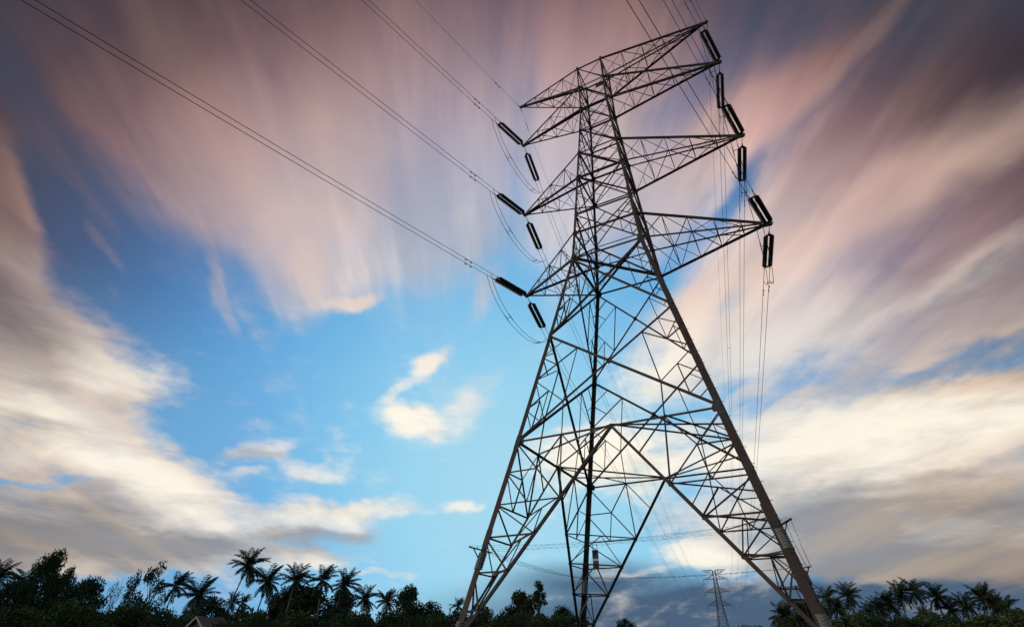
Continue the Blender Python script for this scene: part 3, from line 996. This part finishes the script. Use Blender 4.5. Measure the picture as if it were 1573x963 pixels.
def palm_crown(seed, fr=24, R=4.3):
    r = random.Random(seed)
    mb = MB()
    rises = [-1.05 + 2.6 * ((i + .5) / fr) ** .85 for i in range(fr)]
    r.shuffle(rises)
    for i in range(fr):
        az = i * 2.39996 + r.uniform(-.3, .3)
        rise = rises[i]
        dirh = (Vector((math.cos(az), math.sin(az), 0)) + WIND * 0.22)
        dirh.normalize()
        Lf = R * r.uniform(.85, 1.12)
        pts = []
        p = Vector((0, 0, 0)); ang = rise; K = 12
        bend = r.uniform(0.55, 1.45) / K
        for k in range(K + 1):
            pts.append(p.copy())
            d = dirh * math.cos(ang) + Vector((0, 0, math.sin(ang))) + WIND * 0.10 * k / K
            p = p + d.normalized() * Lf / K
            ang -= bend * (0.4 + 1.3 * k / K)
        mb.tube(pts, [0.055 * (1 - k / K) + 0.01 for k in range(K + 1)], 4, False)
        NL = 44
        for j in range(4, NL):
            t = j / NL * K
            k = min(K - 1, int(t)); c = lerp(pts[k], pts[k + 1], t - k)
            ax = (pts[k + 1] - pts[k]).normalized()
            side = ax.cross(Vector((0, 0, 1)))
            if side.length < 1e-3: side = ax.orthogonal()
            side.normalize(); upv = side.cross(ax)
            ll = 1.05 * math.sin(math.pi * (0.12 + 0.80 * j / NL)) ** .8 * R / 4.3
            for s in (-1, 1):
                d = side * s * 0.9 + ax * 0.65 + Vector((0, 0, -1)) * r.uniform(.3, 1.0) + WIND * .15
                leaf(mb, c, d, upv + side * s * .4, ll * r.uniform(.8, 1.15), 0.12)
    for i in range(7):       # coconuts and old sheaths under the crown
        a = i * .9
        c = Vector((math.cos(a) * .28, math.sin(a) * .28, -.25 + .05 * (i % 3)))
        mb.lathe(c - Vector((0, 0, .16)), (0, 0, 1), [(0, 0), (.05, .10), (.16, .14), (.27, .10), (.32, 0)], 6)
    return mb.mesh('crown', PALM_LEAF)
PALMS = [palm_crown(s, f, 4.3) for s, f in ((1, 33), (2, 30), (3, 37), (4, 28))]

def palm(px, py_top, dist, label, var, lean=(0.0, 0.0), scale=1.0, group='coconut palms of the grove'):
    """px: column of the crown; lean: how far the crown stands off the foot (across, away) in metres"""
    dist *= 1.32
    scale *= 1.02
    g = stand(px, dist, py_top + 22)
    h = top_height(px, py_top, dist) - 3.0 * scale
    across = Vector((g.x - CAM.x, g.y - CAM.y, 0)).normalized(); right = Vector((across.y, -across.x, 0))
    top = Vector((g.x, g.y, h))
    foot = g - right * lean[0] - across * lean[1]; foot.z = -0.05
    o = thing('palm_tree', foot, label, 'palm', group)
    K = 16; pts = []
    for k in range(K + 1):
        t = k / K
        c = lerp(foot, top, t)
        bow = right * lean[0] * (-0.28 * math.sin(math.pi * t)) + right * 0.12 * math.sin(t * 5 + px)
        c = c + bow * (1 if k not in (0, K) else 0)
        pts.append(c)
    m = MB()
    m.tube(pts, [(0.20 * (1 - .45 * k / K) + (0.10 if k == 0 else 0) + 0.012 * (k % 2)) * (0.5 + .5 * scale) for k in range(K + 1)], 8)
    part('trunk', m, PALM_BARK, o, foot, True)
    c = link('crown', PALMS[var], o, top - foot)
    c.rotation_euler = ((pts[-1] - pts[-2]).x * .15, 0, (px * 0.37 % 1 - .5) * .8)
    c.scale = (scale, scale, scale)
    return o

def tree_mesh(seed, H, spread, trunk_h, n_leaf, mat, leaf_l=.42, clumps=26, airy=0.0, tall=1.0):
    """trunk with limbs, and a crown of leaf sprays gathered in uneven clumps round the limb ends"""
    r = random.Random(seed)
    tk = MB()
    top = Vector((r.uniform(-.3, .3), r.uniform(-.3, .3), trunk_h + (H - trunk_h) * .55))
    K = 8
    pts = [lerp(Vector((0, 0, -.1)), top, k / K) + Vector((math.sin(k * 1.7 + seed) * .12, math.cos(k * 1.3 + seed) * .12, 0)) for k in range(K + 1)]
    r0 = 0.028 * H
    tk.tube(pts, [r0 * (1 - .8 * k / K) for k in range(K + 1)], 8)
    ends = []
    for i in range(clumps):
        t = r.uniform(.0, 1) ** .8
        z = trunk_h + (H - trunk_h) * (0.06 + .90 * t)
        prof = math.sin(math.pi * min(1, (0.22 + .74 * t))) ** .7
        a = i * 2.4 + r.uniform(-.5, .5)
        rad = spread * prof * r.uniform(.45, 1.02)
        e = Vector((math.cos(a) * rad, math.sin(a) * rad, z))
        s0 = pts[min(K, max(2, int(K * min(1, (z - .25 * rad) / top.z))))]
        s0 = pts[min(K, max(2, int((z * .72) / top.z * K)))]
        mid = lerp(s0, e, .55) + Vector((0, 0, .12 * rad))
        tk.tube([s0, mid, e], [r0 * .30, r0 * .17, r0 * .05], 5, False)
        ends.append((e, r.uniform(.6, 1.25)))
    cr = MB()
    per = n_leaf // clumps
    for e, k in ends:
        cs = spread * .34 * k
        for j in range(int(per * k)):
            v = rand_dir(r) * cs * r.random() ** .45
            v.z *= .72 * tall
            c = e + v
            if airy and r.random() < airy: continue
            d = rand_dir(r) + v.normalized() * .7 + Vector((0, 0, -.35))
            leaf(cr, c, d, rand_dir(r), leaf_l * r.uniform(.6, 1.25), leaf_l * .55)
    return tk.mesh('trunk', BARK, None, True), cr.mesh('crown', mat)
TREES = {
    'dome': tree_mesh(11, 10, 4.6, 2.2, 9500, LEAF_B, .48, 34),
    'broad': tree_mesh(12, 10, 4.2, 3.0, 7000, LEAF_A, .46, 26),
    'airy': tree_mesh(13, 10, 3.2, 3.2, 2900, LEAF_A, .42, 24, .15),
    'slender': tree_mesh(14, 10, 1.9, 3.6, 2600, LEAF_A, .36, 20, .1),
    'shrub': tree_mesh(15, 5, 3.3, .5, 6500, LEAF_S, .34, 30),
    'wispy': tree_mesh(16, 10, 3.4, 2.6, 1100, LEAF_A, .34, 22, .25),
}
def tree(px, py_top, dist, kind, width, label, name='broadleaf_tree', cat='tree', group='broadleaf trees of the grove', spin=None):
    """width: full crown width in photo pixels at the skyline"""
    g = stand(px, dist, py_top + 12)
    h = top_height(px, py_top, dist)
    d = sight(px, 985)
    slant = dist / math.hypot(d.x, d.y) * (d.dot(FWD))           # depth along the view axis
    wd = width * slant / FPX
    H, sp = {'dome': (10, 4.6), 'broad': (10, 4.2), 'airy': (10, 3.2), 'slender': (10, 1.9), 'shrub': (5, 3.3), 'wispy': (10, 3.4)}[kind]
    o = thing(name, g, label, cat, group)
    k = h / (H * 1.03); kw = wd / 2 / (sp * 1.15)
    o.rotation_euler = (0, 0, (px * .713) % 6.28 if spin is None else spin)
    o.scale = (kw, kw, k)
    tk, cr = TREES[kind]
    link('trunk', tk, o); link('crown', cr, o)
    return o

# --- palms, left to right
P = palm
P(-6, 862, 122, 'palm cut off by the left edge of the picture, its fronds reaching in', 1, (0.4, 0))
P(44, 872, 118, 'palm with wind-swept fronds merging into the big round tree at far left', 2, (-.5, 0), 1.0)
P(271, 878, 120, 'palm leaning out just right of the tall airy tree', 3, (.8, 0), .92)
P(306, 888, 116, 'bushy full-crowned palm standing alone above the tin-roofed house', 2, (-.4, 0), 1.1)
P(354, 910, 165, 'smaller distant palm low behind, left of the tall slender-trunked palm', 1, (0, 0), .85)
P(371, 912, 170, 'small distant palm half hidden behind the trunk of the tall leaning palm', 3, (.3, 0), .8)
P(382, 845, 108, 'tallest palm, with a long thin pale trunk leaning right, clear of the others', 0, (2.4, 0), 1.0)
P(411, 870, 112, 'palm with drooping skirt of old fronds and pale trunk, right beside the tallest palm', 2, (.9, 0), 1.0)
P(454, 868, 114, 'broad-crowned palm second to the right of the tallest palm', 0, (.5, 0), 1.05)
P(436, 902, 128, 'darker palm tucked low between two taller palms', 1, (.2, 0), .9)
P(495, 868, 116, 'palm with upright spiky crown in the middle of the row of palms', 3, (-.3, 0), 1.05)
P(478, 905, 130, 'shaded palm low behind the spiky-crowned palm', 2, (.4, 0), .9)
P(529, 876, 116, 'palm with long narrow crown leaning right, last of the tall row', 1, (1.6, 0), 1.05)
P(560, 901, 112, 'shorter palm with a pale straight trunk standing apart right of the row', 0, (.3, 0), .85)
P(594, 906, 118, 'palm touching the left side of the dark domed tree', 2, (-.3, 0), .82)
P(703, 918, 150, 'small palm seen right behind the foot of the pylon\'s left leg', 3, (0, 0), .75)
P(1207, 924, 96, 'low spreading palm behind the splayed foot of the right pylon leg, on its left', 2, (0, 0), .85, 'coconut palms on the right')
P(1271, 900, 150, 'thick dark palm right up against the right pylon leg', 3, (.3, 0), 1.0, 'coconut palms on the right')
P(1303, 896, 150, 'palm with a wide starry crown just right of the right pylon leg', 0, (-.3, 0), 1.0, 'coconut palms on the right')
P(1337, 924, 150, 'low small-crowned palm in the dip between taller palms at right', 1, (0, 0), .85, 'coconut palms on the right')
P(1366, 908, 158, 'dark palm at the left flank of the tallest pair at right', 2, (-.4, 0), 1.0, 'coconut palms on the right')
P(1382, 893, 160, 'left one of the tallest pair of palms at right', 1, (.2, 0), 1.05, 'coconut palms on the right')
P(1405, 888, 158, 'right one of the tallest pair of palms at right, trunk visible below', 3, (-1.3, 0), 1.05, 'coconut palms on the right')
P(1440, 897, 160, 'palm with a round open crown standing alone at right', 0, (.2, 0), 1.0, 'coconut palms on the right')
P(1424, 932, 150, 'low young palm in front of the round-crowned palm', 2, (0, 0), .75, 'coconut palms on the right')
P(1482, 911, 160, 'palm with shaggy crown left of the tall palm near the right edge', 1, (0, 0), .95, 'coconut palms on the right')
P(1511, 897, 158, 'tall full-headed palm near the right edge of the picture', 2, (-.3, 0), 1.1, 'coconut palms on the right')
P(1352, 917, 156, 'half-hidden palm between the low small-crowned palm and the tallest pair', 0, (.2, 0), .95, 'coconut palms on the right')
P(1461, 917, 162, 'dark palm filling the gap right of the round-crowned palm', 3, (.2, 0), .95, 'coconut palms on the right')
P(1529, 912, 164, 'palm between the tall full-headed palm and the rightmost palm', 1, (0, 0), .95, 'coconut palms on the right')
P(1289, 918, 146, 'low palm tucked between the thick dark palm and the starry-crowned palm', 2, (0, 0), .9, 'coconut palms on the right')
P(1546, 914, 156, 'rightmost palm, its crown lower and leaning away', 3, (.8, 0), 1.0, 'coconut palms on the right')
# --- broadleaf trees
Tt = tree
Tt(84, 850, 112, 'dome', 62, 'big dense round tree towering at far left')
Tt(106, 868, 116, 'broad', 40, 'ragged-edged tree leaning against the big round tree on its right')
Tt(24, 893, 108, 'dome', 70, 'dark low tree under the palm at the left edge')
Tt(138, 890, 104, 'dome', 70, 'dark rounded tree in the dip right of the big tree')
Tt(181, 889, 118, 'wispy', 34, 'thin see-through tree with sparse twigs')
Tt(210, 875, 112, 'airy', 34, 'narrow leafy tree just left of the tall airy tree')
Tt(243, 862, 112, 'airy', 50, 'tall airy tree with sky showing through its top')
Tt(330, 914, 130, 'broad', 70, 'low tree filling the gap behind the tin-roofed house')
Tt(468, 902, 185, 'dome', 120, 'dark spreading tree behind the row of palms')
Tt(522, 930, 120, 'broad', 60, 'green tree low in front of the row of palms')
Tt(527, 908, 180, 'dome', 70, 'dark tree behind the last palm of the tall row')
Tt(424, 908, 175, 'broad', 50, 'dark tree behind the palm with the drooping skirt')
Tt(628, 903, 108, 'dome', 72, 'dark domed tree right of the last small palm')
Tt(662, 922, 112, 'broad', 64, 'lower greenish tree right of the dark domed tree')
Tt(745, 930, 120, 'broad', 60, 'low tree just right of the foot of the left pylon leg')
Tt(800, 911, 104, 'dome', 78, 'bushy domed tree in the middle, left of the slender tree')
Tt(828, 890, 100, 'slender', 30, 'slender tall tree with bare lower trunk, standing alone in the middle')
Tt(864, 933, 120, 'dome', 50, 'small dark flat-topped tree left of the middle pylon leg')
Tt(958, 949, 150, 'broad', 40, 'small tree low on the skyline right of the middle pylon leg')
Tt(1240, 925, 130, 'dome', 90, 'dark tree behind the foot of the right pylon leg')
# --- shrubs in front
SH = dict(name='shrub', cat='bush', group='shrubs along the front of the grove')
for px, py, w, d_, lab in ((30, 932, 120, 56, 'dark green shrub in the bottom left corner'), (105, 925, 130, 60, 'wide shrub below the big round tree'),
                           (190, 930, 110, 58, 'shrub below the thin see-through tree'), (256, 936, 70, 56, 'shrub just left of the tin-roofed house'),
                           (345, 955, 60, 58, 'low shrub hiding the wall of the tin-roofed house'), (392, 942, 80, 54, 'low shrub at the foot of the tallest palm'), (462, 942, 100, 60, 'bright green shrub below the broad-crowned palm'),
                           (545, 940, 90, 60, 'shrub below the shorter straight palm'), (610, 938, 90, 58, 'shrub at the foot of the dark domed tree'),
                           (668, 944, 80, 56, 'light green shrub just left of the left pylon leg'), (770, 944, 80, 70, 'light green shrub between the left and middle pylon legs'),
                           (842, 946, 90, 72, 'shrub at the foot of the slender tall tree'), (1308, 944, 120, 90, 'dark shrub right of the right pylon leg'),
                           (1400, 948, 140, 92, 'dark wide shrub below the tallest pair of palms at right'), (1520, 946, 140, 90, 'dark shrub in the bottom right corner')):
    Tt(px, py, d_, 'shrub', w, lab, **SH)

# --- undergrowth that reads as one mass
def thicket(name, px0, px1, dist, h0, h1, n, mat, seed, size=.5, deep=9.0):
    r = random.Random(seed)
    m = MB()
    org = stand((px0 + px1) / 2, dist)
    bumps = [(r.uniform(px0, px1), r.uniform(.6, 1.0), r.uniform(14, 40)) for _ in range(26)]
    for i in range(n):
        px = r.uniform(px0, px1)
        hh = max(k * math.exp(-((px - b) / w) ** 2) for b, k, w in bumps)
        g = stand(px, dist + r.uniform(-deep, deep))
        top = h0 + (h1 - h0) * hh
        z = top * (r.random() ** .6)
        c = Vector((g.x, g.y, z))
        leaf(m, c, rand_dir(r) + Vector((0, 0, -.3)), rand_dir(r), size * r.uniform(.6, 1.3), size * .55)
    return link(name, m.mesh(name, mat, org), None, org, kind='stuff')
thicket('undergrowth', -60, 715, 92, 2.5, 6.0, 32000, LEAF_B, 31)
thicket('undergrowth', 700, 905, 96, 2.5, 6.4, 9000, LEAF_B, 32)
thicket('undergrowth', 1195, 1640, 128, 3.0, 8.0, 22000, LEAF_B, 33)
thicket('far_woodland', 880, 1240, 330, 6.0, 13.5, 9000, LEAF_B, 34, 1.0, 14)

# --- tin-roofed house among the trees
ROOF = noise_mat('weathered_roof_sheet', [(0.3, (0.13, 0.095, 0.085)), (0.7, (0.21, 0.165, 0.15))], scale=2.5, rough=0.6, metal=0.1)
FASCIA = noise_mat('pale_fascia', [(0.3, (0.26, 0.24, 0.24)), (0.7, (0.34, 0.32, 0.32))], scale=3, rough=0.7)
WALL = noise_mat('rendered_wall', [(0.3, (0.28, 0.26, 0.22)), (0.7, (0.38, 0.35, 0.30))], scale=1.5, rough=0.9)
DOORM = noise_mat('painted_door', [(0.3, (0.07, 0.05, 0.035)), (0.7, (0.11, 0.08, 0.055))], scale=3, rough=0.6)
GLASS = noise_mat('dark_window_glass', [(0.3, (0.02, 0.025, 0.03)), (0.7, (0.03, 0.035, 0.04))], scale=1, rough=0.15)
hp = stand(312, 68)
house = thing('house', hp, 'small house with a low weathered red-grey gable roof among the shrubs', 'house')
away = Vector((hp.x - CAM.x, hp.y - CAM.y, 0)).normalized()
house.rotation_euler = (0, 0, math.atan2(away.y, away.x) - R_(90) + R_(38))
Hr = top_height(300, 947, 68); He = Hr - 1.0
m = MB()
hx, hy = 1.0, 1.15
m.box((0, 0, He / 2), (hx, hy, He / 2))
for s in (-1, 1):
    m.plate([(s * (hx - .06), -hy, He), (s * (hx - .06), hy, He), (s * (hx - .06), 0, Hr - .12)], (1, 0, 0), .1)
link('wall', m.mesh('wall', WALL), house)
m = MB()
for s in (-1, 1):
    m.plate([(-hx - .45, 0, Hr), (hx + .45, 0, Hr), (hx + .45, s * (hy + .5), He - .25), (-hx - .45, s * (hy + .5), He - .25)], Vector((0, s * (Hr - He), hy)), .05)
    for i in range(24):
        x = -hx - .4 + i * (2 * hx + .8) / 23
        m.tube([(x, s * .06, Hr + .02), (x, s * (hy + .48), He - .22)], .03, 4, False)
rf = link('roof', m.mesh('roof', ROOF), house)
for s in (-1, 1):
    m = MB()
    x = s * (hx + .50)
    ez = He - .25
    prof = [(-hy - .52, ez + .05), (0, Hr + .06), (hy + .52, ez + .05), (hy + .52, ez - .15), (0, Hr - .14), (-hy - .52, ez - .15)]
    vs = [(x - .025, y, z) for y, z in prof] + [(x + .025, y, z) for y, z in prof]
    fs = [(0, 1, 4, 5), (1, 2, 3, 4), (11, 10, 7, 6), (10, 9, 8, 7)] + [(i, i + 6, (i + 1) % 6 + 6, (i + 1) % 6) for i in range(6)]
    m.add(vs, fs)
    link('fascia', m.mesh('fascia', FASCIA), rf)
m = MB(); m.box((-.45, -hy - .02, 1.0), (.40, .03, 1.0)); dr = link('door', m.mesh('door', DOORM), house)
m = MB(); m.box((.5, -hy - .02, 1.4), (.35, .03, .45)); link('window', m.mesh('window', GLASS), house)

# --- distant red and white mast on the skyline
MASTR = noise_mat('faded_red_paint', [(0.3, (0.42, 0.12, 0.10)), (0.7, (0.55, 0.20, 0.16))], scale=1, rough=0.6)
mp = stand(1030, 620)
mh = top_height(1030, 951, 620)
mast = thing('mast', mp, 'tiny pale red pointed mast far away on the skyline', 'mast')
m = MB()
for k in range(3):
    a = k * 2.094
    m.tube([(math.cos(a) * 1.1, math.sin(a) * 1.1, 0), (math.cos(a) * .12, math.sin(a) * .12, mh)], [.22, .10], 5)
for i in range(22):
    z = mh * i / 22; rr = 1.1 - .98 * i / 22; z2 = mh * (i + 1) / 22; r2 = 1.1 - .98 * (i + 1) / 22
    for k in range(3):
        a = k * 2.094; b = (k + 1) * 2.094
        m.tube([(math.cos(a) * rr, math.sin(a) * rr, z), (math.cos(b) * r2, math.sin(b) * r2, z2)], .09, 4, False)
link('lattice', m.mesh('lattice', MASTR), mast)
m = MB(); m.tube([(0, 0, mh - .2), (0, 0, mh + 3)], .12, 5); link('antenna', m.mesh('antenna', WHITE_PAINT), mast)
